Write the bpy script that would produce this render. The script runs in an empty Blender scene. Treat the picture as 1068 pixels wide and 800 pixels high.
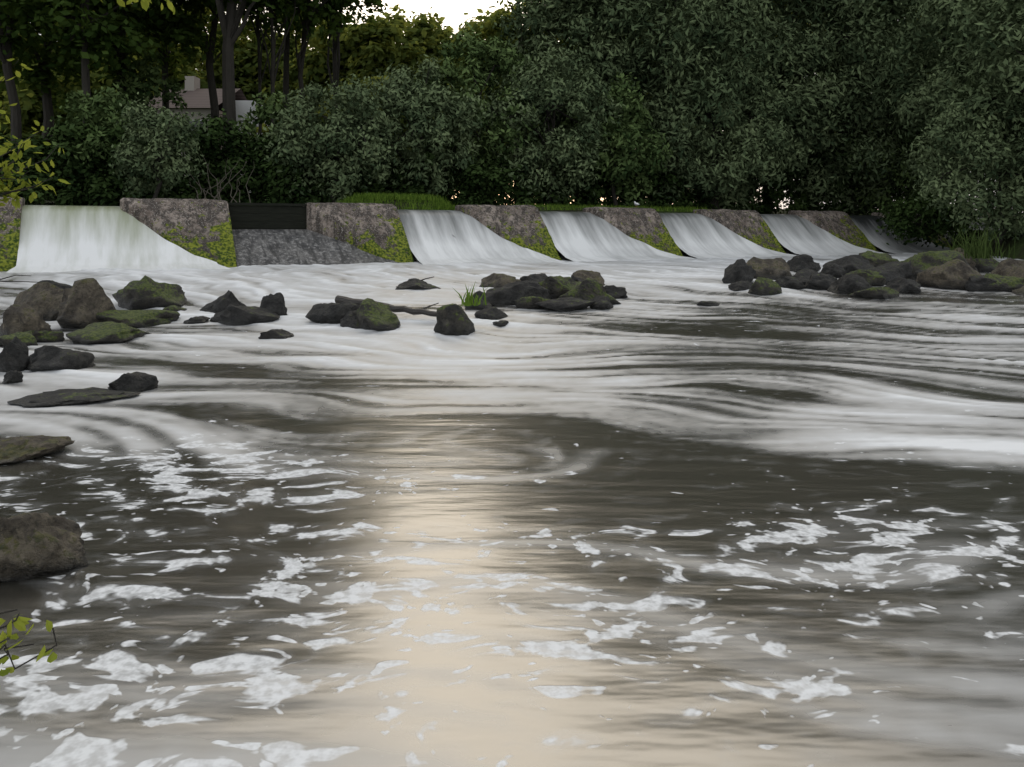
import bpy, math, random
import numpy as np
from mathutils import Vector, noise as mnoise
rng=np.random.default_rng(7); random.seed(7)
scene=bpy.context.scene
CAMZ=1.4; F=820.0
# ------------------------------------------------------------------ helpers
def link(o): scene.collection.objects.link(o); return o
def sstep(a,b,x):
    t=np.clip((x-a)/(b-a),0,1); return t*t*(3-2*t)
_tabs={}
def vnoise(x,y,seed=0):
    if seed not in _tabs: _tabs[seed]=np.random.default_rng(1000+seed).random((256,256))
    T=_tabs[seed]
    xi=np.floor(x).astype(int); yi=np.floor(y).astype(int); fx=x-xi; fy=y-yi
    fx=fx*fx*(3-2*fx); fy=fy*fy*(3-2*fy)
    a=T[xi&255,yi&255]; b=T[(xi+1)&255,yi&255]; c=T[xi&255,(yi+1)&255]; d=T[(xi+1)&255,(yi+1)&255]
    return (a*(1-fx)+b*fx)*(1-fy)+(c*(1-fx)+d*fx)*fy
def fbm(x,y,seed=0,o=4):
    s=0;a=1;t=0
    for i in range(o):
        s=s+a*vnoise(x*2**i,y*2**i,seed+i); t+=a; a*=.5
    return s/t
def make_obj(name,V,Q,mats,midx=None,attrs=None,smooth=False,parent=None):
    V=np.asarray(V,dtype=np.float32); Q=np.asarray(Q,dtype=np.int32); k=Q.shape[1]; n=len(Q)
    me=bpy.data.meshes.new(name)
    me.vertices.add(len(V)); me.vertices.foreach_set('co',V.ravel())
    me.loops.add(n*k); me.loops.foreach_set('vertex_index',Q.ravel())
    me.polygons.add(n); me.polygons.foreach_set('loop_start',np.arange(0,n*k,k,dtype=np.int32))
    if midx is not None: me.polygons.foreach_set('material_index',np.asarray(midx,dtype=np.int32))
    me.polygons.foreach_set('use_smooth',np.full(n,bool(smooth)))
    for m in mats: me.materials.append(m)
    for an,(dom,arr) in (attrs or {}).items():
        at=me.attributes.new(an,'FLOAT',dom); at.data.foreach_set('value',np.asarray(arr,dtype=np.float32))
    me.update(calc_edges=True); me.validate()
    o=link(bpy.data.objects.new(name,me))
    if parent: o.parent=parent
    return o
def grid_faces(nr,nc):
    i=np.arange(nr-1)[:,None]*nc+np.arange(nc-1)[None,:]
    return np.stack([i,i+1,i+nc+1,i+nc],-1).reshape(-1,4)
# weir frame
E=np.array([.8954,.4453]); D=np.array([.4453,-.8954]); SP=5.188; P0=np.array([-10.97,22.0])
def wp(t,s): return P0+E*SP*t+D*s
def to_as(X,Y):
    dx=X-P0[0]; dy=Y-P0[1]
    return (dx*E[0]+dy*E[1])/SP, dx*D[0]+dy*D[1]
def wz(X,Y):
    return 0.40*sstep(8.5,16.5,Y+0.12*X)*1.0
def on_water(px,py):      # surveyed position on the water surface
    Y=10.;u=(px-534)/F
    for _ in range(30):
        Y=.5*Y+.5*(CAMZ-wz(u*Y,Y))*F/(py-240)
    return u*Y,Y,float(wz(u*Y,Y))
def crestY(px):
    u=(px-534)/F; n=(22*u+10.97)/(4.645-2.31*u); return 22+2.31*n
# ------------------------------------------------------------------ materials
class NT:
    def __init__(s,name):
        s.m=bpy.data.materials.new(name); s.m.use_nodes=True; s.t=s.m.node_tree; s.t.nodes.clear()
        s.out=s.n('ShaderNodeOutputMaterial')
    def n(s,typ,**kw):
        nd=s.t.nodes.new(typ)
        for k,v in kw.items(): setattr(nd,k,v)
        return nd
    def set(s,sock,v):
        if hasattr(v,'links'): s.t.links.new(v,sock)
        elif v is not None:
            if isinstance(v,tuple) and len(v)==3 and sock.type=='RGBA': v=v+(1,)
            sock.default_value=v
    def math(s,op,a,b=None,c=None,clamp=False):
        nd=s.n('ShaderNodeMath',operation=op,use_clamp=clamp); s.set(nd.inputs[0],a)
        if b is not None: s.set(nd.inputs[1],b)
        if c is not None: s.set(nd.inputs[2],c)
        return nd.outputs[0]
    def mr(s,v,a,b,c=0.,d=1.,smooth=True):
        nd=s.n('ShaderNodeMapRange'); nd.interpolation_type='SMOOTHSTEP' if smooth else 'LINEAR'
        for i,x in enumerate((v,a,b,c,d)): s.set(nd.inputs[i],x)
        return nd.outputs[0]
    def mix(s,f,a,b,blend='MIX'):
        nd=s.n('ShaderNodeMix',data_type='RGBA',blend_type=blend); s.set(nd.inputs[0],f); s.set(nd.inputs[6],a); s.set(nd.inputs[7],b); return nd.outputs[2]
    def coord(s,scale=(1,1,1),kind='Object'):
        tc=s.n('ShaderNodeTexCoord'); mp=s.n('ShaderNodeMapping'); s.t.links.new(tc.outputs[kind],mp.inputs[0]); mp.inputs['Scale'].default_value=scale; return mp.outputs[0]
    def noise(s,vec,scale,detail=3,rough=.5,dist=0,col=False):
        nd=s.n('ShaderNodeTexNoise'); s.set(nd.inputs['Vector'],vec); nd.inputs['Scale'].default_value=scale; nd.inputs['Detail'].default_value=detail; nd.inputs['Roughness'].default_value=rough; nd.inputs['Distortion'].default_value=dist
        return nd.outputs[1 if col else 0]
    def attr(s,name):
        nd=s.n('ShaderNodeAttribute',attribute_name=name); return nd.outputs['Fac']
    def bump(s,h,strength=.5,dist=.05):
        nd=s.n('ShaderNodeBump'); s.set(nd.inputs['Height'],h); nd.inputs['Strength'].default_value=strength; nd.inputs['Distance'].default_value=dist; return nd.outputs[0]
    def princ(s,col,rough,normal=None,spec=.5,out=True):
        p=s.n('ShaderNodeBsdfPrincipled'); s.set(p.inputs['Base Color'],col); s.set(p.inputs['Roughness'],rough); s.set(p.inputs['Specular IOR Level'],spec)
        if normal is not None: s.set(p.inputs['Normal'],normal)
        if out: s.t.links.new(p.outputs[0],s.out.inputs[0])
        return p.outputs[0]
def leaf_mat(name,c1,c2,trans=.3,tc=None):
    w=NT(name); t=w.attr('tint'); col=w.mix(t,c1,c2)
    d=w.n('ShaderNodeBsdfDiffuse'); w.set(d.inputs[0],col)
    if trans<=0: w.t.links.new(d.outputs[0],w.out.inputs[0]); return w.m
    tr=w.n('ShaderNodeBsdfTranslucent'); w.set(tr.inputs[0],w.mix(.5,col,tc or tuple(min(1,c*1.6) for c in c2)))
    m=w.n('ShaderNodeMixShader'); m.inputs[0].default_value=trans; w.t.links.new(d.outputs[0],m.inputs[1]); w.t.links.new(tr.outputs[0],m.inputs[2]); w.t.links.new(m.outputs[0],w.out.inputs[0]); return w.m
M_willow=leaf_mat('willow_leaves',(.040,.064,.033),(.205,.255,.128),0)
M_shrub=leaf_mat('shrub_leaves',(.032,.058,.021),(.155,.215,.078),0)
M_dark=leaf_mat('dark_leaves',(.022,.045,.012),(.100,.155,.038),.3,(.18,.24,.035))
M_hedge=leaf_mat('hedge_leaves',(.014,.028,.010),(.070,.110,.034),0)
M_far=leaf_mat('distant_leaves',(.045,.070,.020),(.14,.17,.045),.45,(.45,.47,.08))
M_near=leaf_mat('near_leaves',(.10,.15,.02),(.30,.34,.05),.4,(.5,.5,.08))
M_grass=leaf_mat('grass_blades',(.06,.12,.02),(.20,.30,.05),.3)
M_reed=leaf_mat('reed_blades',(.03,.05,.015),(.09,.13,.04),.2)
def bark():
    w=NT('bark'); c=w.coord((3,3,.6)); n=w.noise(c,3,5,.65)
    w.princ(w.mix(n,(.010,.009,.007),(.050,.043,.034)),.9,w.bump(n,.8,.05)); return w.m
M_bark=bark()
def concrete():
    w=NT('weathered_concrete'); c=w.coord(); n1=w.noise(c,1.1,5,.65); n2=w.noise(c,9,6,.7); st=w.noise(w.coord((2.2,2.2,.35)),2.2,4,.6); n3=w.noise(c,3.2,4,.65)
    col=w.mix(w.mr(n1,.38,.62),(.15,.118,.098),(.37,.31,.265)); col=w.mix(w.mr(n2,.46,.60,0,.85),col,(.080,.066,.056))
    col=w.mix(w.mr(st,.44,.57,0,.85),col,(.050,.042,.036))
    sp=w.noise(c,30,3,.6); col=w.mix(w.mr(sp,.55,.66,0,.7),col,(.50,.46,.42))
    low=w.attr('low'); col=w.mix(w.mr(w.math('ADD',low,w.math('MULTIPLY',w.math('SUBTRACT',n1,.5),1.4)),.3,.9,0,.85),col,(.042,.037,.030))
    m=w.math('ADD',w.attr('moss'),w.math('MULTIPLY',w.math('SUBTRACT',n2,.5),1.6)); m=w.math('ADD',m,w.math('MULTIPLY',w.math('SUBTRACT',n3,.5),2.8))
    mc=w.mix(w.mr(w.noise(c,14,3),.35,.65),(.030,.060,.006),(.24,.27,.03))
    col=w.mix(w.mr(m,.36,.60),col,mc)
    w.princ(col,.85,w.bump(w.math('ADD',n2,w.math('MULTIPLY',sp,.4)),.9,.07),.3); return w.m
M_conc=concrete()
def apronm():
    w=NT('wet_apron_stone'); c=w.coord(); n=w.noise(c,2.5,6,.75); n2=w.noise(c,9,5,.75); a=w.attr('across'); s=w.attr('sdist')
    cb=w.n('ShaderNodeCombineXYZ'); w.set(cb.inputs[0],a); w.set(cb.inputs[1],w.math('MULTIPLY',s,.22)); st=w.noise(cb.outputs[0],6,5,.65)
    col=w.mix(w.mr(n,.35,.65),(.045,.045,.047),(.16,.155,.148)); col=w.mix(w.mr(n2,.48,.62,0,.8),col,(.34,.33,.32)); col=w.mix(w.mr(st,.48,.62,0,.75),col,(.022,.022,.022))
    w.princ(col,.45,w.bump(n2,.9,.07),.5); return w.m
M_apron=apronm()
def darkwall():
    w=NT('dark_timber'); c=w.coord((1,1,5)); n=w.noise(c,3,4,.6); w.princ(w.mix(n,(.005,.006,.004),(.022,.024,.016)),.8,w.bump(n,.6,.04),.2); return w.m
M_timb=darkwall()
def rockm(name,c1,c2,moss,mc=(.025,.043,.007),mc2=(.11,.14,.022)):
    w=NT(name); c=w.coord(); n=w.noise(c,4,6,.7); n2=w.noise(c,18,5,.75)
    col=w.mix(w.mr(n,.38,.62),c1,c2); col=w.mix(w.mr(n2,.46,.64,0,.8),col,tuple(x*.25 for x in c1))
    col=w.mix(w.mr(w.noise(c,9,4,.7),.58,.68,0,.55),col,tuple(min(.4,x*2.3) for x in c2))
    g=w.n('ShaderNodeNewGeometry'); sx=w.n('ShaderNodeSeparateXYZ'); w.t.links.new(g.outputs['Normal'],sx.inputs[0])
    mm=w.math('ADD',w.math('MULTIPLY',sx.outputs[2],.45),w.math('ADD',w.math('MULTIPLY',n,1.3),moss-1.2))
    mm=w.math('ADD',mm,w.math('MULTIPLY',w.math('SUBTRACT',n2,.5),1.2))
    col=w.mix(w.mr(mm,.0,.16),col,w.mix(w.mr(w.noise(c,30,3),.3,.7),mc,mc2))
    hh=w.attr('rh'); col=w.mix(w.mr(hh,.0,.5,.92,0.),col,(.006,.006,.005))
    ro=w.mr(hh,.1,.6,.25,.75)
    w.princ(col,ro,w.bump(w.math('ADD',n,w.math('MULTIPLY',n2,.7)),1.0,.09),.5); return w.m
M_rd=rockm('wet_dark_rock',(.010,.010,.009),(.038,.036,.032),.04)
M_rm=rockm('mossy_rock',(.022,.020,.016),(.065,.058,.044),.34)
M_rb=rockm('brown_rock',(.050,.040,.028),(.150,.125,.088),.20,(.035,.04,.010),(.11,.10,.03))
def groundm():
    w=NT('ground'); c=w.coord(); n=w.noise(c,.8,5,.6); n2=w.noise(c,9,4,.6)
    col=w.mix(w.mr(n,.4,.6),(.035,.03,.02),(.05,.075,.02)); col=w.mix(w.mr(n2,.4,.7),col,(.03,.045,.012))
    w.princ(col,.95,w.bump(n2,.8,.1),.2); return w.m
M_ground=groundm()
# ------------------------------------------------------------------ flow streaks (line integral along the current)
gx0,gx1,gy0,gy1,gs=-16.,26.,.6,40.,.045
nx=int((gx1-gx0)/gs); ny=int((gy1-gy0)/gs)
GX,GY=np.meshgrid(gx0+gs*np.arange(nx),gy0+gs*np.arange(ny),indexing='ij')
def flow(X,Y):
    k=sstep(10,18,Y+.1*X)
    fx=(1-k)*.96+k*.46; fy=(1-k)*(-.26)+k*(-.88)
    e=.35
    def psi(a,b): return fbm(a*.28+3,b*.45+9,40,3)*2.4+1.2*fbm(a*.9,b*1.3,50,2)*.6
    dpx=(psi(X+e,Y)-psi(X-e,Y))/(2*e); dpy=(psi(X,Y+e)-psi(X,Y-e))/(2*e)
    fx=fx+dpy*.75; fy=fy-dpx*.75
    for (cx,cy,r,a) in ((-1.6,3.9,1.5,1.3),(2.2,7.6,2.0,-.7),(.8,3.2,1.3,.6)):
        dx=X-cx; dy=(Y-cy); g=a*np.exp(-(dx*dx+dy*dy*1.6)/(r*r)); fx=fx-dy*g; fy=fy+dx*g
    n=np.sqrt(fx*fx+fy*fy)+1e-6
    return fx/n,fy/n
FX,FY=flow(GX,GY)
def lic(src,steps,h):
    acc=src.copy(); cnt=1
    for sg in (1,-1):
        ix=np.arange(nx)[:,None]+np.zeros((1,ny)); iy=np.zeros((nx,1))+np.arange(ny)[None,:]
        for i in range(steps):
            a=np.clip(np.rint(ix).astype(np.int32),0,nx-1); b=np.clip(np.rint(iy).astype(np.int32),0,ny-1)
            ix=ix+sg*h*FX[a,b]; iy=iy+sg*h*FY[a,b]
            a=np.clip(np.rint(ix).astype(np.int32),0,nx-1); b=np.clip(np.rint(iy).astype(np.int32),0,ny-1)
            acc+=src[a,b]; cnt+=1
    acc/=cnt
    return (acc-acc.mean())/acc.std()
s1=fbm(GX/.14,GY/.09,70,2); s2=fbm(GX/.5,GY/.30,80,3)
L1=lic(s1,14,1.5); L2=lic(s2,16,2.0)
def samp(A,X,Y):
    fx=np.clip((X-gx0)/gs,0,nx-1.01); fy=np.clip((Y-gy0)/gs,0,ny-1.01); i=fx.astype(int); j=fy.astype(int); a=fx-i; b=fy-j
    return (A[i,j]*(1-a)+A[i+1,j]*a)*(1-b)+(A[i,j+1]*(1-a)+A[i+1,j+1]*a)*b
# ------------------------------------------------------------------ river water sheet
NR,NC=440,680
rows=.75*(48/.75)**(np.linspace(0,1,NR)**.92)
u=np.linspace(-1,1,NC)
Yg=np.repeat(rows[:,None],NC,1); Xg=u[None,:]*(.80*Yg+1.2)
CP=[] # survey of whiteness on the surface: row, [(col,value)...]
def row(y,*a,sy=13,sx=50):
    for x,v in a: CP.append((x,y,v,sx,sy))
row(270,(0,.7),(150,.85),(300,.85),(500,.85),(700,.85),(850,.75),(980,.7),sy=8)
row(290,(0,.4),(100,.72),(200,.88),(300,.82),(400,.68),(500,.62),(650,.75),(720,.85),(850,.42),(940,.32),(1060,.2),sy=8)
row(308,(200,.6),(330,.82),(450,.66),(560,.45),(650,.72),(710,.62),(760,.40),(850,.30),(950,.26),(1060,.2),sy=8)
row(328,(200,.55),(300,.82),(420,.45),(550,.5),(650,.42),(750,.30),(850,.22),(950,.24),(1060,.24),sy=10)
row(350,(0,.35),(150,.48),(250,.74),(350,.86),(450,.78),(550,.44),(650,.26),(750,.13),(850,.13),(950,.22),(1060,.30),sy=11)
row(375,(0,.38),(100,.46),(200,.37),(300,.33),(400,.64),(500,.8),(600,.38),(700,.10),(800,.04),(900,.26),(1000,.36),(1060,.3),sy=11)
row(400,(0,.48),(100,.48),(200,.22),(300,.13),(400,.17),(500,.5),(600,.72),(700,.52),(800,.48),(900,.2),(1000,.16),(1060,.16),sy=11)
row(430,(0,.48),(100,.5),(200,.2),(300,.13),(400,.13),(500,.2),(600,.52),(700,.42),(760,.12),(830,.4),(900,.7),(1000,.78),(1060,.4),sy=11)
row(458,(0,.28),(100,.4),(200,.32),(300,.18),(400,.12),(500,.10),(600,.17),(700,.19),(800,.32),(900,.5),(1000,.7),(1060,.74),sy=12)
row(490,(0,.02),(100,.03),(200,.02),(300,.03),(400,.07),(500,.07),(600,.08),(700,.09),(800,.10),(900,.09),(1000,.15),sy=16,sx=70)
row(540,(0,.0),(150,.0),(300,.0),(450,.03),(600,.04),(750,.01),(900,.01),(1050,.03),sy=28,sx=90)
row(610,(0,.0),(150,.0),(300,.01),(450,.04),(600,.06),(750,.05),(900,.04),(1050,.06),sy=34,sx=90)
row(690,(0,.04),(150,.04),(300,.05),(450,.07),(600,.08),(750,.08),(900,.15),(1000,.32),(1060,.25),sy=38,sx=90)
row(780,(0,.14),(200,.12),(400,.09),(600,.09),(800,.11),(1050,.18),sy=42,sx=110)
FP=[]
def frow(y,*a,sy=26,sx=70):
    for x,v in a: FP.append((x,y,v,sx,sy))
frow(440,(100,0),(300,0),(500,0),(700,0),(900,0),(1050,0),sy=20)
frow(490,(20,.6),(120,.95),(220,.7),(330,.2),(450,0),(600,.05),(750,.1),(900,.1),(1050,.25))
frow(530,(60,.7),(140,.9),(240,1.),(350,.9),(450,.3),(600,.3),(700,.55),(800,.5),(900,.55),(1000,.5),(1060,.45))
frow(580,(100,.7),(200,.6),(300,.65),(400,.55),(500,.45),(600,.65),(700,.6),(800,.65),(900,.5),(1000,.65),(1060,.75))
frow(640,(60,.6),(200,.55),(320,.8),(420,.45),(550,.7),(650,.65),(800,.65),(900,.45),(1050,.5))
frow(700,(60,.6),(160,.6),(300,.55),(400,.5),(500,.75),(600,.8),(720,.55),(830,.7),(950,.5),(1060,.5),sy=32)
frow(770,(30,.75),(120,.6),(250,.5),(400,.45),(500,.75),(600,.7),(750,.5),(850,.45),(950,.5),(1060,.65),sy=36)
Zg=wz(Xg,Yg)
pxg=534+F*Xg/Yg; pyg=240+F*(CAMZ-Zg)/Yg
def interp(C):
    num=np.zeros_like(pxg); den=np.zeros_like(pxg)+1e-9
    for x,y,v,sx,sy in C:
        w=np.exp(-.5*(((pxg-x)/sx)**2+((pyg-y)/sy)**2)); num+=w*v; den+=w
    return num/den
base=interp(CP); foam=interp(FP)*sstep(425,480,pyg)
l1=samp(L1,Xg,Yg); l2=samp(L2,Xg,Yg)
amp=np.sqrt(np.clip(base*(1-base),.0,1))*2
silk=base+amp*(.15*l2+.17*l1)-.015-.16*sstep(9,13,Yg)*np.clip(fbm(Xg*.7,Yg*1.1,97,3)-.42,0,1)*3
silk=np.clip(silk,0,1)
foam=np.clip(foam+.20*l2+.16*l1,0,1.2)*sstep(.02,.12,foam)
Zg=Zg+silk*.010*l2*sstep(3,9,Yg)+.010*l1*silk*sstep(5,9,Yg)
Zg=Zg+.09*(fbm(Xg*.9,Yg*1.0,95,3)-.5)*sstep(10,15,Yg)
V=np.stack([Xg,Yg,Zg],-1).reshape(-1,3)
def waterm():
    w=NT('river_water'); c=w.coord((.62,1,1)); cc=w.coord()
    wn=w.noise(cc,1.6,2,.55,0,True)
    vm=w.n('ShaderNodeVectorMath',operation='MULTIPLY_ADD'); w.set(vm.inputs[0],wn); vm.inputs[1].default_value=(.5,.4,0); w.set(vm.inputs[2],c)
    cw=vm.outputs[0]
    dens=w.attr('foam'); silk=w.attr('silk')
    n1=w.noise(cw,7.,3,.52); n2=w.noise(cw,16,2,.45)
    a1=w.math('ADD',n1,w.math('MULTIPLY',dens,.18)); f1=w.mr(a1,.672,.740)
    a2=w.math('ADD',n2,w.math('MULTIPLY',dens,.14)); f2=w.mr(a2,.708,.775)
    halo=w.mr(a1,.56,.72,0,.12)
    tex=w.mr(w.noise(cc,24,2,.6),.3,.65,.6,.98)
    f=w.math('MULTIPLY',w.math('MAXIMUM',f1,f2),tex)
    st=w.noise(w.coord((.9,9,1)),1.4,3,.55)
    sk=w.math('ADD',silk,w.math('MULTIPLY',w.math('SUBTRACT',st,.5),w.math('MULTIPLY',w.math('ADD',silk,.04),.5)),None,True)
    white=w.math('MAXIMUM',w.math('MAXIMUM',w.math('MULTIPLY',f,.98),halo),sk)
    murk=w.mix(w.noise(cc,.7,2),(.017,.016,.012),(.031,.029,.023))
    col=w.mix(white,murk,(.73,.745,.76))
    rip=w.noise(w.coord((1.0,3.6,1)),1.5,3,.45)
    h=w.math('ADD',rip,w.math('MULTIPLY',f,.03))
    nrm=w.bump(h,.24,.035)
    d=w.n('ShaderNodeBsdfDiffuse'); w.set(d.inputs[0],col); w.set(d.inputs['Normal'],nrm)
    g=w.n('ShaderNodeBsdfGlossy'); w.set(g.inputs['Color'],(1,.99,.975)); w.set(g.inputs['Roughness'],w.mr(silk,0,.6,.20,.5)); w.set(g.inputs['Normal'],nrm)
    fr=w.n('ShaderNodeFresnel'); fr.inputs[0].default_value=1.42; w.set(fr.inputs['Normal'],nrm)
    k=w.math('MULTIPLY',w.math('ADD',w.math('MULTIPLY',fr.outputs[0],.72),.17),w.mr(white,0,.9,1,.10,False),None,True)
    mx=w.n('ShaderNodeMixShader'); w.set(mx.inputs[0],k); w.t.links.new(d.outputs[0],mx.inputs[1]); w.t.links.new(g.outputs[0],mx.inputs[2]); w.t.links.new(mx.outputs[0],w.out.inputs[0])
    return w.m
M_water=waterm()
make_obj('river_water',V,grid_faces(NR,NC),[M_water],attrs={'silk':('POINT',silk.ravel()),'foam':('POINT',foam.ravel())},smooth=True)
a=[wp(-6,-.45),wp(9,-.45),wp(9,-7),wp(-6,-7)]
make_obj('upstream_water',[(p[0],p[1],2.06) for p in a],[(0,1,2,3)],[M_water],attrs={'silk':('POINT',[0]*4),'foam':('POINT',[0]*4)})
# ------------------------------------------------------------------ ground sheet
xs=np.unique(np.concatenate([np.linspace(-400,-40,14),np.linspace(-40,50,200),np.linspace(50,400,14)]))
ys=np.unique(np.concatenate([np.linspace(-200,-10,10),np.linspace(-10,70,200),np.linspace(70,500,14)]))
TX,TY=np.meshgrid(xs,ys,indexing='xy')
t,s=to_as(TX,TY)
tz=-.6+0*TX
tz=np.where(s<-.3,1.5,tz)
bank=2.25+.5*sstep(-6,-14,s)+.4*(fbm(TX*.3,TY*.3,5,3)-.5)
k=1-sstep(-5.6,-4.6,s); tz=tz*(1-k)+bank*k
def isle(t,s): return np.exp(-((t-1.72)/.44)**2)*np.exp(-((s+2.6)/1.1)**2)*1.5
isl=np.minimum(isle(t,s),1)*1.0
isl2=np.minimum(2*np.exp(-((t-3.4)/.9)**4)*np.exp(-((s+2.2)/1.0)**2),1)*.78
tz=np.where(s<-.3,np.maximum(tz,1.5+np.maximum(isl,isl2)),tz)
rb=sstep(0,1.6,TX-(12.5+(TY-15)*.33))*sstep(8,13,TY)
kk=rb*(s>-.3); tz=tz*(1-kk)+(.9+.5*sstep(22,34,TY))*kk
lb=sstep(0,1.5,-(TX+.76*TY+1.3)); tz=np.where((s>-.3),tz*(1-lb)+.5*lb,tz)
bk=1-sstep(-1.5,.3,TY); tz=tz*(1-bk)+bk*np.maximum(tz,-.1)
far_=sstep(60,200,np.hypot(TX,TY)); tz=tz*(1-far_)+far_*3
make_obj('ground',np.stack([TX,TY,tz],-1).reshape(-1,3),grid_faces(len(ys),len(xs)),[M_ground],smooth=True)
# ------------------------------------------------------------------ weir
def pier(n,idx):
    U,W=40,36; TOP=2.29-.012*n+random.uniform(-.02,.02)
    V=[];moss=[];low=[]
    wdt=.55
    for j in range(W+8):
        if j<8: s=-.65+.65*j/8; k=0; 
        else: k=(j-8+1)/W; s=1.85*k
        tl=0+.47*max(k,0)**1.0; tr=wdt+.01*k
        for i in range(U+1):
            f=i/U; t=tl+(tr-tl)*f
            p=wp(n+t,s); z=TOP-(2.05*k)
            nz=(mnoise.fractal(Vector((p[0]*1.2,p[1]*1.2,z*1.2+n*3)),.8,2,4))*.045+mnoise.fractal(Vector((p[0]*6,p[1]*6,z*6+n*3)),.9,2,3)*.016
            if j in(7,8) : z-=.015+max(0,mnoise.noise(Vector((p[0]*4,p[1]*4,n))))*.06
            if i in(0,U): z-=.03+max(0,mnoise.noise(Vector((p[0]*4,p[1]*4,n+5))))*.05
            V.append((p[0]+nz*.6,p[1]-nz,z+nz*.7))
            m=max(0,1-(1-f)*2.3*(1-.5*k))*min(1,k*1.8)*1.05+max(0,1-f*(2.1-1.2*k))*max(0,k-.22)*1.8
            moss.append(m*1.0); low.append(k)
    nc=U+1; nr=W+8
    Fc=[tuple(q) for q in grid_faces(nr,nc)]
    ring=[j*nc for j in range(nr)]+[(nr-1)*nc+i for i in range(1,nc)]+[j*nc+U for j in range(nr-2,-1,-1)]+[i for i in range(U-1,0,-1)]
    b0=len(V)
    for r in ring: x,y,z=V[r]; V.append((x,y,-.3)); moss.append(.25); low.append(.9)
    m=len(ring)
    for q in range(m): Fc.append((ring[q],ring[(q+1)%m],b0+(q+1)%m,b0+q))
    make_obj('concrete_weir_pier',V,Fc,[M_conc],attrs={'moss':('POINT',moss),'low':('POINT',low)},smooth=False)
for n in range(-2,7): pier(n,n)
def strip(name,n,prof,tl_top,tr_top,tl_bot,tr_bot,smax,mat,attrf=None,U=60,rough=0.,seed=0,tail=0):
    ps=np.array([p[0] for p in prof]); pz=np.array([p[1] for p in prof])
    W=90; sv=np.linspace(ps[0],ps[-1],W); zv=np.interp(sv,ps,pz)
    for _ in range(4): zv[1:-1]=.25*zv[:-2]+.5*zv[1:-1]+.25*zv[2:]
    V=[];A=[];B=[]
    for j in range(W):
        k=np.clip(sv[j]/smax,0,1)
        tl=tl_top+(tl_bot-tl_top)*k; tr=tr_top+(tr_bot-tr_top)*k
        if sv[j]>smax: tr+=tail*(sv[j]-smax); tl-=tail*.5*(sv[j]-smax)
        for i in range(U+1):
            f=i/U
            wob=.03*(vnoise(np.array(sv[j]*2.5),np.array(seed*3.+n),7)-.5)*min(1,max(0,sv[j]+.1))
            tq=n+tl+(tr-tl)*f+wob*(f>.5); p=wp(tq,sv[j])
            z=zv[j]+rough*(vnoise(np.array(tq*11.+seed),np.array(sv[j]*.8),seed)-.5)*min(1,max(0,(sv[j]+.2)))
            V.append((p[0],p[1],float(z))); A.append(sv[j]); B.append(tq*SP)
    return make_obj(name,V,grid_faces(W,U+1),[mat],attrs={'sdist':('POINT',A),'across':('POINT',B)},smooth=True)
def fallm(name,tint,w0,w1=.88):
    w=NT(name); s=w.attr('sdist'); a=w.attr('across')
    cb=w.n('ShaderNodeCombineXYZ'); w.set(cb.inputs[0],a); w.set(cb.inputs[1],w.math('MULTIPLY',s,.15))
    n=w.noise(cb.outputs[0],5.5,4,.6); n2=w.noise(cb.outputs[0],1.3,2,.5)
    sn=w.math('ADD',s,w.math('MULTIPLY',w.math('SUBTRACT',n2,.5),.8))
    wh=w.math('ADD',w.mr(sn,-.05,1.2,w0,w1,False),w.math('ADD',w.math('MULTIPLY',w.math('SUBTRACT',n,.5),.8),w.math('MULTIPLY',w.math('SUBTRACT',n2,.5),1.1)),None,True)
    col=w.mix(wh,tint,(.78,.79,.79))
    w.princ(col,w.mr(wh,0,1,.3,.6),w.bump(n,.15,.03),.35); return w.m
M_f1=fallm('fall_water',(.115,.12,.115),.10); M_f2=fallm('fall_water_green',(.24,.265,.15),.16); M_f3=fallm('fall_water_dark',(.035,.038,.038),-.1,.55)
wet=[(-.8,2.09),(-.15,2.05),(.15,1.90),(.42,1.60),(.9,1.12),(1.4,.74),(1.9,.50),(2.5,.42),(3.2,.30)]
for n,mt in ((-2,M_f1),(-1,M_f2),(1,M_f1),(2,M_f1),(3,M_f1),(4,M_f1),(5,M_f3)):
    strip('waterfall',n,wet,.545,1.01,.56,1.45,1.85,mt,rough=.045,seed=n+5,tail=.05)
dryp=[(-.02,1.42),(.4,1.22),(1.0,.86),(1.6,.50),(2.1,.22)]
strip('stone_apron',0,dryp,.55,1.02,.56,1.47,1.85,M_apron,rough=.06,seed=3)
for n in range(-2,6):
    if n==0: continue
    strip('stone_apron',n,[(a,b-.22) for a,b in dryp],.55,1.02,.56,1.47,1.85,M_apron)
def box_t(name,t0,t1,s0,s1,z0,z1,mat,parent=None):
    V=[];
    for z in(z0,z1):
        for (t,s) in((t0,s0),(t1,s0),(t1,s1),(t0,s1)): p=wp(t,s); V.append((p[0],p[1],z))
    return make_obj(name,V,[(3,2,1,0),(4,5,6,7),(0,1,5,4),(1,2,6,5),(2,3,7,6),(3,0,4,7)],[mat],parent=parent)
e=link(bpy.data.objects.new('stop_log_gate',None))
for i in range(4): box_t('board_%d'%(i+1),.555,1.0,-.30-.01*i,-.16,1.2+.235*i,1.43+.235*i,M_timb,e)
box_t('top_beam',.553,1.002,-.36,-.10,2.145,2.22,M_timb,e)
for n in range(-2,6):
    if n!=0: box_t('weir_sill',n+.552,n+.998,-.55,-.12,.2,1.86,M_conc)
e2=box_t('weir_abutment_wall',6.56,7.6,-.9,.6,-.2,2.0,M_apron)
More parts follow.
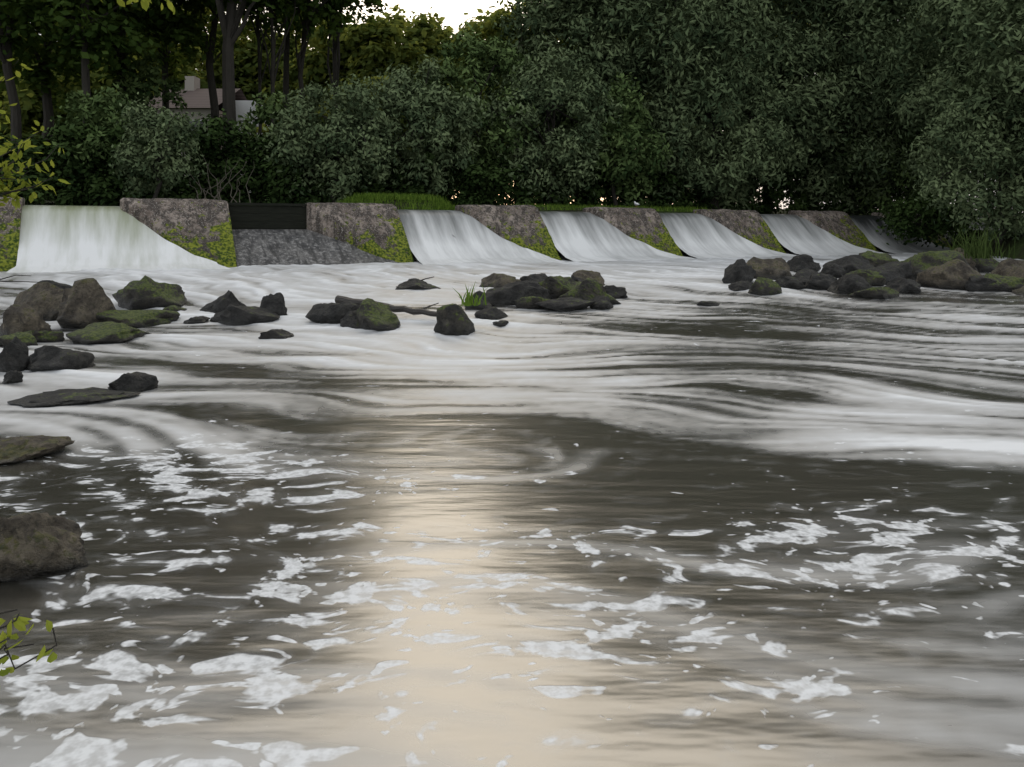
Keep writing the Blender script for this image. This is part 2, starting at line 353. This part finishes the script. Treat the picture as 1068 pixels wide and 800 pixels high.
# ------------------------------------------------------------------ rocks
def rock(cx,cy,cz,wx_,wy_,hz,mat,seed,name='river_rock',sub=4,tilt=0):
    import bmesh
    bm=bmesh.new(); bmesh.ops.create_icosphere(bm,subdivisions=sub,radius=1)
    r=random.Random(seed); planes=[]
    for _ in range(15):
        v=Vector((r.gauss(0,1),r.gauss(0,1),r.gauss(0,.8))).normalized(); planes.append((v,r.uniform(.50,.86)))
    off=Vector((seed*3.7,seed*1.3,seed*.7)); rot=r.uniform(-.5,.5)
    ca,sa=math.cos(rot),math.sin(rot)
    for v in bm.verts:
        p=v.co.copy()
        for nrm,d in planes:
            q=p.dot(nrm)-d
            if q>0: p-=nrm*q*.95
        f=1+.17*mnoise.fractal(p*1.8+off,.8,2,3)+.08*mnoise.fractal(p*5+off,.7,2,4)
        p*=f; p*=1.3
        p.z+=tilt*p.x
        x=p.x*wx_/2; y=p.y*wy_/2; z=p.z*hz*.5
        v.co=Vector((x*ca-y*sa,x*sa+y*ca,z))
    me=bpy.data.meshes.new(name); bm.to_mesh(me); bm.free()
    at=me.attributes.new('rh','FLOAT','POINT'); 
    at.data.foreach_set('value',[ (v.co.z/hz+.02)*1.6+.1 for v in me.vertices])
    for p in me.polygons: p.use_smooth=True
    me.materials.append(mat); o=link(bpy.data.objects.new(name,me)); o.location=(cx,cy,cz); return o
def rpx(px,py_base,w,h,mat,seed,deep=.8,tilt=0,sub=4):
    X,Y,Z=on_water(px,py_base); m=Y/F
    ww=w*m; hh=h*m
    rock(X,Y+ww*deep*.35,Z+hh*.10,ww,ww*deep,hh*1.7,mat,seed,tilt=tilt,sub=sub)
R=[(36,334,98,32,M_rb),(84,342,66,38,M_rb),(14,352,50,26,M_rb),(52,308,50,13,M_rd),(152,323,78,28,M_rm),(118,341,98,15,M_rm),(104,356,76,14,M_rm),(40,357,36,12,M_rm),
(8,388,34,28,M_rd),(60,386,60,26,M_rd),(10,361,40,14,M_rm),(66,421,92,10,M_rd),(132,410,48,17,M_rd),(8,400,20,10,M_rd),
(230,326,44,20,M_rd),(247,339,60,22,M_rd),(279,332,29,27,M_rd),(286,353,32,7,M_rd),(202,337,26,6,M_rd),(178,326,20,8,M_rm),
(354,338,60,24,M_rd),(390,343,60,24,M_rm),(478,349,42,28,M_rm),(432,303,46,10,M_rd),(512,333,34,11,M_rd),(372,342,36,14,M_rd),(523,341,18,5,M_rd),
(524,302,48,18,M_rb),(541,318,70,19,M_rd),(558,301,36,17,M_rd),(580,312,64,20,M_rm),(612,318,66,21,M_rm),(613,301,42,15,M_rb),(640,310,30,10,M_rd),(590,324,56,10,M_rd),(500,322,34,14,M_rd),(628,322,28,10,M_rd),(562,322,40,12,M_rm),(598,306,34,16,M_rd),
(772,296,36,20,M_rd),(806,291,54,25,M_rb),(840,284,34,14,M_rd),(803,308,42,17,M_rm),(846,298,48,16,M_rd),(890,288,44,20,M_rd),(890,307,44,18,M_rd),(862,302,34,15,M_rd),(918,285,44,18,M_rm),
(934,296,58,22,M_rd),(920,311,44,12,M_rm),(962,286,52,21,M_rm),(948,305,36,13,M_rd),(825,301,34,12,M_rd),(780,304,30,9,M_rd),(870,290,30,12,M_rd),(905,298,36,13,M_rm),
(985,290,56,25,M_rm),(1015,302,72,24,M_rb),(1048,304,50,18,M_rm),(1005,285,52,22,M_rb),(1075,302,60,26,M_rb),(975,297,36,14,M_rd),(1036,284,48,19,M_rm),(740,319,24,5,M_rd),(1110,310,60,28,M_rb),(1062,290,44,19,M_rb),(1030,304,40,12,M_rd),(994,300,40,15,M_rm)]
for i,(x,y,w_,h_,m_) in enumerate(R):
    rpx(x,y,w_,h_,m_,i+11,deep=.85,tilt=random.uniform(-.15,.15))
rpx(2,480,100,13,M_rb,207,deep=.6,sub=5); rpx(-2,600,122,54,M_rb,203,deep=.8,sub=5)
# ------------------------------------------------------------------ tubes / log / plants
def tube(P,Rr,ns=6):
    P=np.array(P,float); V=[];Q=[]
    n=len(P)
    for i in range(n):
        d=P[min(i+1,n-1)]-P[max(i-1,0)]; d/=np.linalg.norm(d)+1e-9
        a=np.cross(d,[0,0,1.] if abs(d[2])<.9 else [1.,0,0]); a/=np.linalg.norm(a); b=np.cross(d,a)
        for k in range(ns):
            th=2*math.pi*k/ns; V.append(P[i]+Rr[i]*(math.cos(th)*a+math.sin(th)*b))
    for i in range(n-1):
        for k in range(ns): Q.append((i*ns+k,i*ns+(k+1)%ns,(i+1)*ns+(k+1)%ns,(i+1)*ns+k))
    return np.array(V),np.array(Q)
class Acc:
    def __init__(s): s.V=[];s.Q=[];s.M=[];s.T=[];s.n=0
    def add(s,V,Q,m,T):
        s.V.append(V); s.Q.append(np.asarray(Q)+s.n); s.n+=len(V); s.M.append(np.full(len(Q),m)); s.T.append(T if hasattr(T,'__len__') else np.full(len(Q),T))
    def build(s,name,mats): return make_obj(name,np.concatenate(s.V),np.concatenate(s.Q),mats,np.concatenate(s.M),{'tint':('FACE',np.concatenate(s.T))})
def wiggle(p0,p1,n,amp):
    p0=np.array(p0,float);p1=np.array(p1,float); f=np.linspace(0,1,n)[:,None]
    P=p0*(1-f)+p1*f; P[1:-1]+=rng.normal(0,amp,(n-2,3)); return P
X1,Y1,Z1=on_water(352,326); X2,Y2,Z2=on_water(470,338)
A=Acc(); P=wiggle((X1,Y1,Z1+.20),(X2,Y2,Z2+.12),14,.010); v,q=tube(P,np.linspace(.065,.035,14),8); A.add(v,q,0,.3)
v,q=tube(wiggle(P[9],P[9]+np.array([.35,.1,.12]),4,.01),np.linspace(.022,.006,4),5); A.add(v,q,0,.3)
def logm():
    w=NT('wet_wood'); n=w.noise(w.coord((2,8,8)),3,4,.6); w.princ(w.mix(n,(.008,.007,.006),(.04,.032,.025)),.5,w.bump(n,.6,.03)); return w.m
M_log=logm(); A.build('driftwood_log',[M_log])
X1,Y1,Z1=on_water(446,300)
A=Acc(); v,q=tube(wiggle((X1-.5,Y1,Z1),(X1+.12,Y1,Z1+.2),5,.015),np.linspace(.022,.008,5),5); A.add(v,q,0,.3); A.build('driftwood_branch',[M_log])
X1,Y1,Z1=on_water(10,302)
A=Acc()
for dx,dz in((.5,-.12),(.35,.0)):
    v,q=tube(wiggle((X1-1,Y1,Z1+.2),(X1+dx,Y1+.1,Z1+.25+dz),6,.02),np.linspace(.022,.006,6),5); A.add(v,q,0,.3)
A.build('driftwood_branch',[M_log])

def leaves(C,Rd,n,L,W,droop=0.,up=.35,rmin=.55,rand=.5):
    N=len(C); C=np.repeat(C,n,0); Rd=np.repeat(Rd,n,0); ct=np.repeat(rng.random(N)**1.3,n)
    d=rng.normal(size=(N*n,3)); d/=np.linalg.norm(d,axis=1,keepdims=True)
    d[:,2]=np.where((d[:,2]<-.2)&(rng.random(N*n)<.6),-d[:,2],d[:,2])
    r=rmin+(1-rmin)*rng.random((N*n,1))**.6
    r*= (1+.18*rng.normal(size=(N*n,1)).clip(-1,1.6))
    p=C+d*r*Rd
    if droop>0: p[:,2]-=droop*rng.random(N*n)*np.hypot(d[:,0],d[:,1])*Rd[:,2]
    nm=d*.8+np.array([0,0,up])+rand*rng.normal(size=(N*n,3))*.6; nm/=np.linalg.norm(nm,axis=1,keepdims=True)
    ax=np.cross(nm,rng.normal(size=(N*n,3))); 
    if droop>0: ax=ax/np.linalg.norm(ax,axis=1,keepdims=True)+np.array([0,0,-1.1*droop])
    ax/=np.linalg.norm(ax,axis=1,keepdims=True)
    sd=np.cross(nm,ax); sd/=np.linalg.norm(sd,axis=1,keepdims=True)+1e-9
    sc=(.6+.8*rng.random((N*n,1)))
    a=ax*L*.5*sc; b=sd*W*.5*sc
    V=np.stack([p-a,p+b,p+a,p-b],1).reshape(-1,3); Q=np.arange(len(V)).reshape(-1,4)
    T=np.clip(.42*ct+.34*rng.random(N*n)+.28*(d[:,2]*r[:,0])+.02,0,1)  # random tone per clump and leaf, plus lit clump tops painted into the colour
    return V,Q,T
def tree(name,px,off,ytop,wpx,mat,zlow=None,ground=2.4,kind='willow',dens=1.,trunk=.25,Y=None,L=.30,W=.10,lean=0,nclump=None,rcm=1.7):
    Yc=Y if Y else crestY(px)+off; X=(px-534)/F*Yc; zt=CAMZ+(240-ytop)/F*Yc; rx=wpx/2/F*Yc
    if zlow is None: zlow=ground+.2
    A=Acc()
    tz=zlow+(zt-zlow)*.75
    tp=wiggle((X,Yc,ground-.3),(X+lean,Yc,tz),8,.12); tp[0]=(X,Yc,ground-.3)
    v,q=tube(tp,np.linspace(trunk,trunk*.3,8),8); A.add(v,q,0,.5)
    hz=(zt-zlow)/2; c0=np.array([X+lean*.6,Yc,zlow+hz])
    rc=max(.5,min(rcm,rx*.27)); 
    area=4*math.pi*((rx*hz+rx*rx*.8+hz*rx*.8)/3)
    N=nclump or int(area/(rc*rc*1.8))
    d=rng.normal(size=(N,3)); d/=np.linalg.norm(d,axis=1,keepdims=True)
    d[:,1]=np.where((d[:,1]>.3)&(rng.random(N)<.5),-d[:,1],d[:,1])
    r=.45+.52*rng.random((N,1))**.5
    C=c0+d*r*np.array([rx,rx*.75,hz]); C+=rng.normal(0,rc*.25,(N,3))
    C[:,2]=np.maximum(C[:,2],zlow+rc*.3)
    cr=rc*(.5+.8*rng.random((N,1)))
    Rd=cr*np.array([1,1,.8 if kind!='willow' else .9])
    for i in rng.choice(N,min(N,14),replace=False):
        b=tp[rng.integers(3,7)]; pts=wiggle(b,C[i],5,.15); pts[0]=b
        v,q=tube(pts,np.linspace(trunk*.35,.02,5),5); A.add(v,q,0,.5)
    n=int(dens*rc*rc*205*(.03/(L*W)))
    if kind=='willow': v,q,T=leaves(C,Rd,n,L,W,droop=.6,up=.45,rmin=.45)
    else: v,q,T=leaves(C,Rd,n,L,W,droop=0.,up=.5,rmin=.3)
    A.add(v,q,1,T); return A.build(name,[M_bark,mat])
tree('willow_tree',690,6,-190,230,M_willow,L=.30,W=.10)
tree('willow_tree',800,7,-230,250,M_willow,L=.32,W=.11)
tree('willow_tree',885,4.5,-60,220,M_willow,L=.30,W=.10)
tree('willow_tree',985,6,-220,260,M_willow,L=.34,W=.12)
tree('willow_tree',1050,0,-120,220,M_willow,Y=33,ground=1.4,zlow=2.0,L=.26,W=.09)
tree('willow_tree',1160,0,-150,300,M_willow,Y=28,ground=1.4,L=.26,W=.10,dens=.6)
tree('willow_tree',605,8,-40,160,M_willow,L=.32,W=.11)
tree('willow_tree',745,4.2,60,170,M_willow,L=.26,W=.09)
tree('willow_bush',575,4.6,55,130,M_willow,L=.22,W=.09,trunk=.12)
tree('willow_bush',495,6,40,130,M_shrub,L=.24,W=.11,trunk=.14)
tree('willow_bush',435,5,75,140,M_willow,L=.22,W=.09,trunk=.12)
tree('willow_bush',350,4.4,92,130,M_willow,L=.20,W=.09,trunk=.10)
tree('willow_bush',640,4.2,90,110,M_shrub,L=.24,W=.11,trunk=.10)
tree('willow_bush',165,4.6,112,82,M_willow,L=.18,W=.08,trunk=.08)
tree('willow_bush',105,7,95,90,M_shrub,L=.22,W=.10,trunk=.08)
tree('willow_bush',150,12,62,84,M_shrub,L=.28,W=.13,trunk=.1)
tree('willow_bush',285,8,105,60,M_shrub,L=.24,W=.12,trunk=.08)
tree('willow_bush',940,2.5,120,150,M_shrub,L=.22,W=.10,trunk=.12,ground=2.1)
tree('willow_bush',1040,0,95,150,M_willow,Y=29,ground=1.2,zlow=1.3,L=.20,W=.08,trunk=.12)
tree('willow_bush',965,0,205,100,M_hedge,Y=34,ground=1.1,zlow=1.1,L=.2,W=.10,trunk=.07)
for px,off,yt,w_,zl,tr in((15,9,-210,200,7.6,.22),(50,12,-200,180,6.5,.25),(128,12,-230,200,7.5,.25),(240,9,-230,175,10.0,.34),(224,13,-200,130,9.5,.24),(300,14,-210,160,10.5,.2),(284,11,-120,90,10.5,.13),(318,13,-160,120,10,.16),(352,15,-90,110,11.5,.2),(90,8,-200,170,7.2,.2),(268,12,-120,90,10.8,.1),(170,14,-210,150,9,.2)):
    tree('broadleaf_tree',px,off,yt,w_,M_dark,zlow=zl,kind='b',L=.32,W=.20,trunk=tr,dens=.72)
A=Acc(); X,Yc=(540-534)/F*47,47.
v,q=tube(wiggle((X,Yc,2.4),(X+.2,Yc,19),9,.08),np.linspace(.2,.09,9),7); A.add(v,q,0,.5)
Cc=np.array([[X+rng.normal(0,1.2),Yc+rng.normal(0,1),rng.uniform(14.5,19.5)] for _ in range(14)])
for c_ in Cc: v,q=tube(wiggle((X+.1,Yc,c_[2]-1.5),c_,4,.1),np.linspace(.06,.02,4),5); A.add(v,q,0,.5)
v,q,T=leaves(Cc,np.full((14,3),.8),130,.32,.2,up=.5,rmin=.2); A.add(v,q,1,T); A.build('broadleaf_tree',[M_bark,M_dark])
A=Acc()
for px,Yc,yt,rw in [(-60,58,-60,80),(10,60,-40,80),(80,56,-30,80),(150,60,-30,70),(210,66,0,60),(262,64,15,50),(310,64,0,60),(340,60,5,60),(390,58,6,60),(440,60,0,55),(495,58,4,55),(550,56,-15,55),(610,55,-60,70),(680,56,-110,80),(760,56,-140,80),(850,58,-140,90),(950,60,-150,90),(1050,56,-140,90),(1150,55,-130,90),(120,50,50,70),(380,50,80,70),(450,50,90,70),(310,48,110,50),(40,48,80,70),(1250,50,-100,100),(-150,50,-50,100),(415,62,4,50),(468,62,2,50)]:
    X=(px-534)/F*Yc; zt=CAMZ+(240-yt)/F*Yc; rx=rw/F*Yc; hz=(zt-2.5)/2
    v,q=tube(wiggle((X,Yc,2),(X,Yc,zt-hz*.5),5,.2),np.linspace(.3,.1,5),6); A.add(v,q,0,.5)
    N=int(60*hz/6); d=rng.normal(size=(N,3)); d/=np.linalg.norm(d,axis=1,keepdims=True)
    C=np.array([X,Yc,2.5+hz])+d*(.4+.5*rng.random((N,1)))*np.array([rx,rx*.6,hz])
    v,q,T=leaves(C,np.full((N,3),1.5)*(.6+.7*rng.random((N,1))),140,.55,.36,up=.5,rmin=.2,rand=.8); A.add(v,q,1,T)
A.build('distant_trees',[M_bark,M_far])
def hedge(name,x0,x1,off,ytop,zl,mat,step=9,L=.2,W=.12,n=200):
    A=Acc(); C=[];Rr=[]
    for px in np.arange(x0,x1,step):
        Yc=crestY(px)+off; X=(px-534)/F*Yc; zt=CAMZ+(240-ytop-8*math.sin(px*.05)-6*math.sin(px*.13))/F*Yc
        z=zl
        while z<zt-.3:
            C.append((X+rng.normal(0,.2),Yc+rng.normal(0,.4),z+.2)); Rr.append(np.array([1,1,.9])*rng.uniform(.4,.75)); z+=.55
    v,q=tube([(C[0][0],C[0][1],zl-.5),(C[0][0],C[0][1],zl+1)],[.05,.03],5); A.add(v,q,0,.5)
    v,q,T=leaves(np.array(C),np.array(Rr),n,L,W,up=.5,rmin=.3); A.add(v,q,1,T); A.build(name,[M_bark,mat])
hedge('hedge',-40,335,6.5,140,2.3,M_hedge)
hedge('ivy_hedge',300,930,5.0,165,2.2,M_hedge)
def blades(name,pts,h,w_,mat,n=10,spread=.2):
    pts=np.repeat(np.array(pts),n,0); N=len(pts); p=pts+np.c_[rng.normal(0,spread,(N,2)),np.zeros(N)]
    hh=h*(.4+.9*rng.random((N,1))**2); th=rng.random(N)*6.28; sd=np.c_[np.cos(th),np.sin(th),np.zeros(N)]*w_; ln=np.c_[rng.normal(0,.35,(N,2)),np.zeros(N)]*hh
    up=np.array([0,0,1.])
    V=np.stack([p-sd,p+sd,p+sd*.7+up*hh*.6+ln*.4,p-sd*.7+up*hh*.6+ln*.4,p+up*hh+ln],1)
    V=np.stack([V[:,0],V[:,1],V[:,2],V[:,3],V[:,4],V[:,4]+sd*.05],1).reshape(-1,3)
    b=np.arange(N)[:,None]*6; Q=np.concatenate([b+np.array([0,1,2,3]),b+np.array([3,2,5,4])])
    t=rng.random(N); return make_obj(name,V,Q,[mat],attrs={'tint':('FACE',np.concatenate([t,t]))})
pts=[]
for _ in range(3400):
    t=rng.uniform(1.0,2.5); s=-2.6+rng.normal(0,.8); p=wp(t,s)
    z=1.5+1.0*min(float(isle(t,s)),1)
    if z>1.95: pts.append((p[0],p[1],z-.03))
for _ in range(900):
    t=rng.uniform(2.6,4.3); s=-2.2+rng.normal(0,.5); p=wp(t,s); pts.append((p[0],p[1],2.16))
blades('bank_grass',pts,.22,.014,M_grass,8,.12)
X1,Y1,Z1=on_water(1054,288); blades('tall_reeds',[(X1+rng.normal(0,.18),Y1+1.2+rng.normal(0,.3),.75) for _ in range(22)],.62,.014,M_reed,9,.1)
X1,Y1,Z1=on_water(490,343); blades('rock_plant',[(X1,Y1+.2,Z1+.3)]*3,.28,.014,M_grass,12,.08)
A=Acc()
for k in range(14):
    px=rng.uniform(205,262); Yc=crestY(px)+5.0; X=(px-534)/F*Yc; b=np.array([X,Yc,2.4]); e_=b+np.array([rng.normal(0,.7),rng.normal(0,.2),rng.uniform(.8,1.8)])
    v,q=tube(wiggle(b,e_,6,.07),np.linspace(.02,.005,6),5); A.add(v,q,0,.5)
def deadm():
    w=NT('dead_wood'); n=w.noise(w.coord(),6,3); w.princ(w.mix(n,(.09,.08,.06),(.20,.18,.145)),.9); return w.m
A.build('dead_shrub',[deadm()])
# ------------------------------------------------------------------ near leafy branches
def leafy(name,p0,tips,n_leaf,L,W,r0=.012):
    A=Acc(); 
    for tip in tips:
        P=wiggle(p0,tip,7,.03); v,q=tube(P,np.linspace(r0,.002,7),5); A.add(v,q,0,.5)
        for _ in range(n_leaf):
            f=rng.uniform(.3,1.02)*6; i=min(int(f),5); b=P[i]*(1-(f-i))+P[i+1]*(f-i)
            d=rng.normal(size=3); d[2]-=.2; d/=np.linalg.norm(d); c=b+d*.04; s_=np.cross(d,rng.normal(size=3)+np.array([0,0,1.5])); s_/=np.linalg.norm(s_)
            nn=np.cross(d,s_); l=L*rng.uniform(.6,1.2); w2=W*rng.uniform(.7,1.1)/2
            V=np.array([c,c+d*l*.3+s_*w2*.85+nn*.004,c+d*l*.65+s_*w2*.9+nn*.004,c+d*l,c+d*l*.65-s_*w2*.9+nn*.004,c+d*l*.3-s_*w2*.85+nn*.004,c+d*l*.33,c+d*l*.65])
            t=rng.random(); A.add(V,[(0,1,6,5) ,(6,1,2,7),(7,2,3,4),(5,6,7,4)],1,[t]*4)
    return A.build(name,[M_bark,M_near])
def at(px,py,Y): return np.array([(px-534)/F*Y,Y,CAMZ+(240-py)/F*Y])
Yn=5.5
leafy('leafy_branch',at(-60,230,Yn),[at(20,62,Yn),at(45,135,Yn),at(62,150,Yn+.2),at(55,185,Yn),at(30,178,Yn),at(15,200,Yn),at(20,150,Yn-.2),at(5,110,Yn),at(35,165,Yn+.1),at(0,180,Yn),at(40,195,Yn)],30,.075,.036)
leafy('overhanging_branch',at(-120,-80,5),[at(180,2,5),at(150,-2,5.1),at(195,0,5),at(120,-6,5),at(165,-4,5.2)],30,.09,.05)
leafy('bankside_plant',at(-60,700,2.0),[at(20,640,2.1),at(55,655,2.1),at(35,672,2.1),at(10,665,2.0),at(0,640,2.1)],11,.045,.025,.004)
# ------------------------------------------------------------------ house behind the trees
def house():
    e=link(bpy.data.objects.new('brick_house',None))
    w=NT('pink_brick'); b=w.n('ShaderNodeTexBrick'); w.set(b.inputs['Vector'],w.coord()); b.inputs['Scale'].default_value=4; b.inputs['Color1'].default_value=(.30,.22,.19,1); b.inputs['Color2'].default_value=(.38,.29,.25,1); b.inputs['Mortar'].default_value=(.4,.37,.33,1); w.princ(b.outputs[0],.9); mb=w.m
    w=NT('roof_tiles'); wv=w.n('ShaderNodeTexWave',bands_direction='Z'); w.set(wv.inputs[0],w.coord()); wv.inputs['Scale'].default_value=2; w.princ(w.mix(wv.outputs[0],(.06,.042,.038),(.11,.08,.07)),.9); mr=w.m
    w=NT('white_render'); w.princ(w.mix(w.noise(w.coord(),2,3),(.62,.62,.62),(.75,.75,.76)),.8); mw=w.m
    w=NT('window_glass'); w.princ((.03,.035,.04),.1); mg=w.m
    cx,cy=-19.6,50; hw,hd,z0,ze,zr=2.0,4,2.4,8.6,10.4
    def bx(nm,x0,x1,y0,y1,a,b_,m): make_obj(nm,[(x0,y0,a),(x1,y0,a),(x1,y1,a),(x0,y1,a),(x0,y0,b_),(x1,y0,b_),(x1,y1,b_),(x0,y1,b_)],[(3,2,1,0),(4,5,6,7),(0,1,5,4),(1,2,6,5),(2,3,7,6),(3,0,4,7)],[m],parent=e)
    bx('walls',cx-hw,cx+hw,cy-hd,cy+hd,z0,ze,mb)
    o=.35
    make_obj('roof',[(cx-hw-o,cy-hd-o,ze-.1),(cx+hw+o,cy-hd-o,ze-.1),(cx+hw+o,cy,zr),(cx-hw-o,cy,zr),(cx-hw-o,cy+hd+o,ze-.1),(cx+hw+o,cy+hd+o,ze-.1)],[(0,1,2,3),(3,2,5,4)],[mr],parent=e)
    bx('chimney',cx-1.0,cx-.4,cy-.5,cy+.4,zr-.8,zr+.7,mb)
    for i,x in enumerate((-1.1,1.1)):
        for j,z in enumerate((3.6,6.6)):
            bx('window_frame_%d_%d'%(i,j),cx+x-.55,cx+x+.55,cy-hd-.04,cy-hd-.002,z,z+1.25,mw); bx('window_pane_%d_%d'%(i,j),cx+x-.47,cx+x+.47,cy-hd-.06,cy-hd-.042,z+.08,z+1.17,mg)
    bx('white_side_wing',cx+hw+.01,cx+hw+1.6,cy-1.5,cy+2.5,z0,9.4,mw)
house()
# ------------------------------------------------------------------ gull on the crest
def gull():
    p=wp(3.42,-.3); ez=2.26
    prof=[(-.26,.005,.02),(-.18,.03,.03),(-.08,.06,.05),(.03,.075,.05),(.11,.06,.07),(.15,.035,.12),(.18,.04,.15),(.21,.032,.155),(.235,.012,.15),(.27,.003,.14)]
    vv,q=tube([(a,0,.12+c) for a,b,c in prof],[b for a,b,c in prof],10); A=Acc(); A.add(vv,q,0,.5)
    for sgn in(-1,1):
        v,q=tube([(.03,sgn*.03,.12),(.03,sgn*.03,.0)],[.008,.006],5); A.add(v,q,1,.5)
        v,q=tube([(.10,sgn*.06,.18),(-.02,sgn*.072,.17),(-.14,sgn*.055,.15),(-.30,sgn*.02,.14)],[.02,.035,.025,.003],8); A.add(v,q,2,.5)
    w=NT('white_feathers'); w.princ((.75,.75,.75),.7); a=w.m; w=NT('gull_legs'); w.princ((.4,.2,.05),.6); b=w.m; w=NT('grey_feathers'); w.princ((.4,.42,.45),.7); c=w.m
    o=A.build('gull',[a,b,c]); o.location=(p[0],p[1],ez); o.scale=(.8,.8,.8); o.rotation_euler=(0,0,1.9)
gull()
# ------------------------------------------------------------------ world, sun, camera
sun_el=math.radians(9); sun_az=math.radians(-1)
wd=bpy.data.worlds.new('World'); scene.world=wd; wd.use_nodes=True; t=wd.node_tree; t.nodes.clear()
out=t.nodes.new('ShaderNodeOutputWorld'); bg=t.nodes.new('ShaderNodeBackground'); sky=t.nodes.new('ShaderNodeTexSky'); sky.sky_type='NISHITA'; sky.sun_disc=False
sky.sun_elevation=sun_el; sky.sun_rotation=sun_az; sky.air_density=1.2; sky.dust_density=2.5
tc=t.nodes.new('ShaderNodeTexCoord'); mp=t.nodes.new('ShaderNodeMapping'); mp.inputs['Scale'].default_value=(1,1,2.6); t.links.new(tc.outputs['Generated'],mp.inputs[0])
nz=t.nodes.new('ShaderNodeTexNoise'); nz.inputs['Scale'].default_value=2.2; nz.inputs['Detail'].default_value=4; t.links.new(mp.outputs[0],nz.inputs[0])
mr=t.nodes.new('ShaderNodeMapRange'); mr.inputs[1].default_value=.35; mr.inputs[2].default_value=.65; mr.inputs[3].default_value=.70; mr.inputs[4].default_value=.97; t.links.new(nz.outputs[0],mr.inputs[0])
dp=t.nodes.new('ShaderNodeVectorMath'); dp.operation='DOT_PRODUCT'; t.links.new(tc.outputs['Generated'],dp.inputs[0])
ge=math.radians(32); ds=Vector((math.sin(sun_az)*math.cos(ge),math.cos(sun_az)*math.cos(ge),math.sin(ge))); dp.inputs[1].default_value=ds
m2=t.nodes.new('ShaderNodeMapRange'); m2.interpolation_type='SMOOTHSTEP'; m2.inputs[1].default_value=.82; m2.inputs[2].default_value=1.0; t.links.new(dp.outputs['Value'],m2.inputs[0])
cm=t.nodes.new('ShaderNodeMix'); cm.data_type='RGBA'; cm.inputs[6].default_value=(9.0,9.25,9.6,1); cm.inputs[7].default_value=(30,27,22.5,1); t.links.new(m2.outputs[0],cm.inputs[0])
mx=t.nodes.new('ShaderNodeMix'); mx.data_type='RGBA'; t.links.new(mr.outputs[0],mx.inputs[0]); t.links.new(sky.outputs[0],mx.inputs[6]); t.links.new(cm.outputs[2],mx.inputs[7])
t.links.new(mx.outputs[2],bg.inputs[0]); bg.inputs[1].default_value=.108; t.links.new(bg.outputs[0],out.inputs[0])
sl=bpy.data.lights.new('sun','SUN'); sl.energy=1.0; sl.angle=math.radians(10); sl.color=(1,.84,.62); so=link(bpy.data.objects.new('sun',sl))
dirv=Vector((math.sin(sun_az)*math.cos(sun_el),math.cos(sun_az)*math.cos(sun_el),math.sin(sun_el))); so.rotation_euler=dirv.to_track_quat('Z','Y').to_euler(); so.location=(0,0,30)
cam=bpy.data.cameras.new('camera'); cam.sensor_width=36; cam.lens=36*F/1068; cam.shift_y=-160/1068; cam.clip_end=2000; cam.clip_start=.05
co=link(bpy.data.objects.new('camera',cam)); co.location=(0,0,CAMZ); co.rotation_euler=(math.radians(90),0,0); scene.camera=co
scene.view_settings.view_transform='Standard'; scene.view_settings.look='None'; scene.view_settings.exposure=0
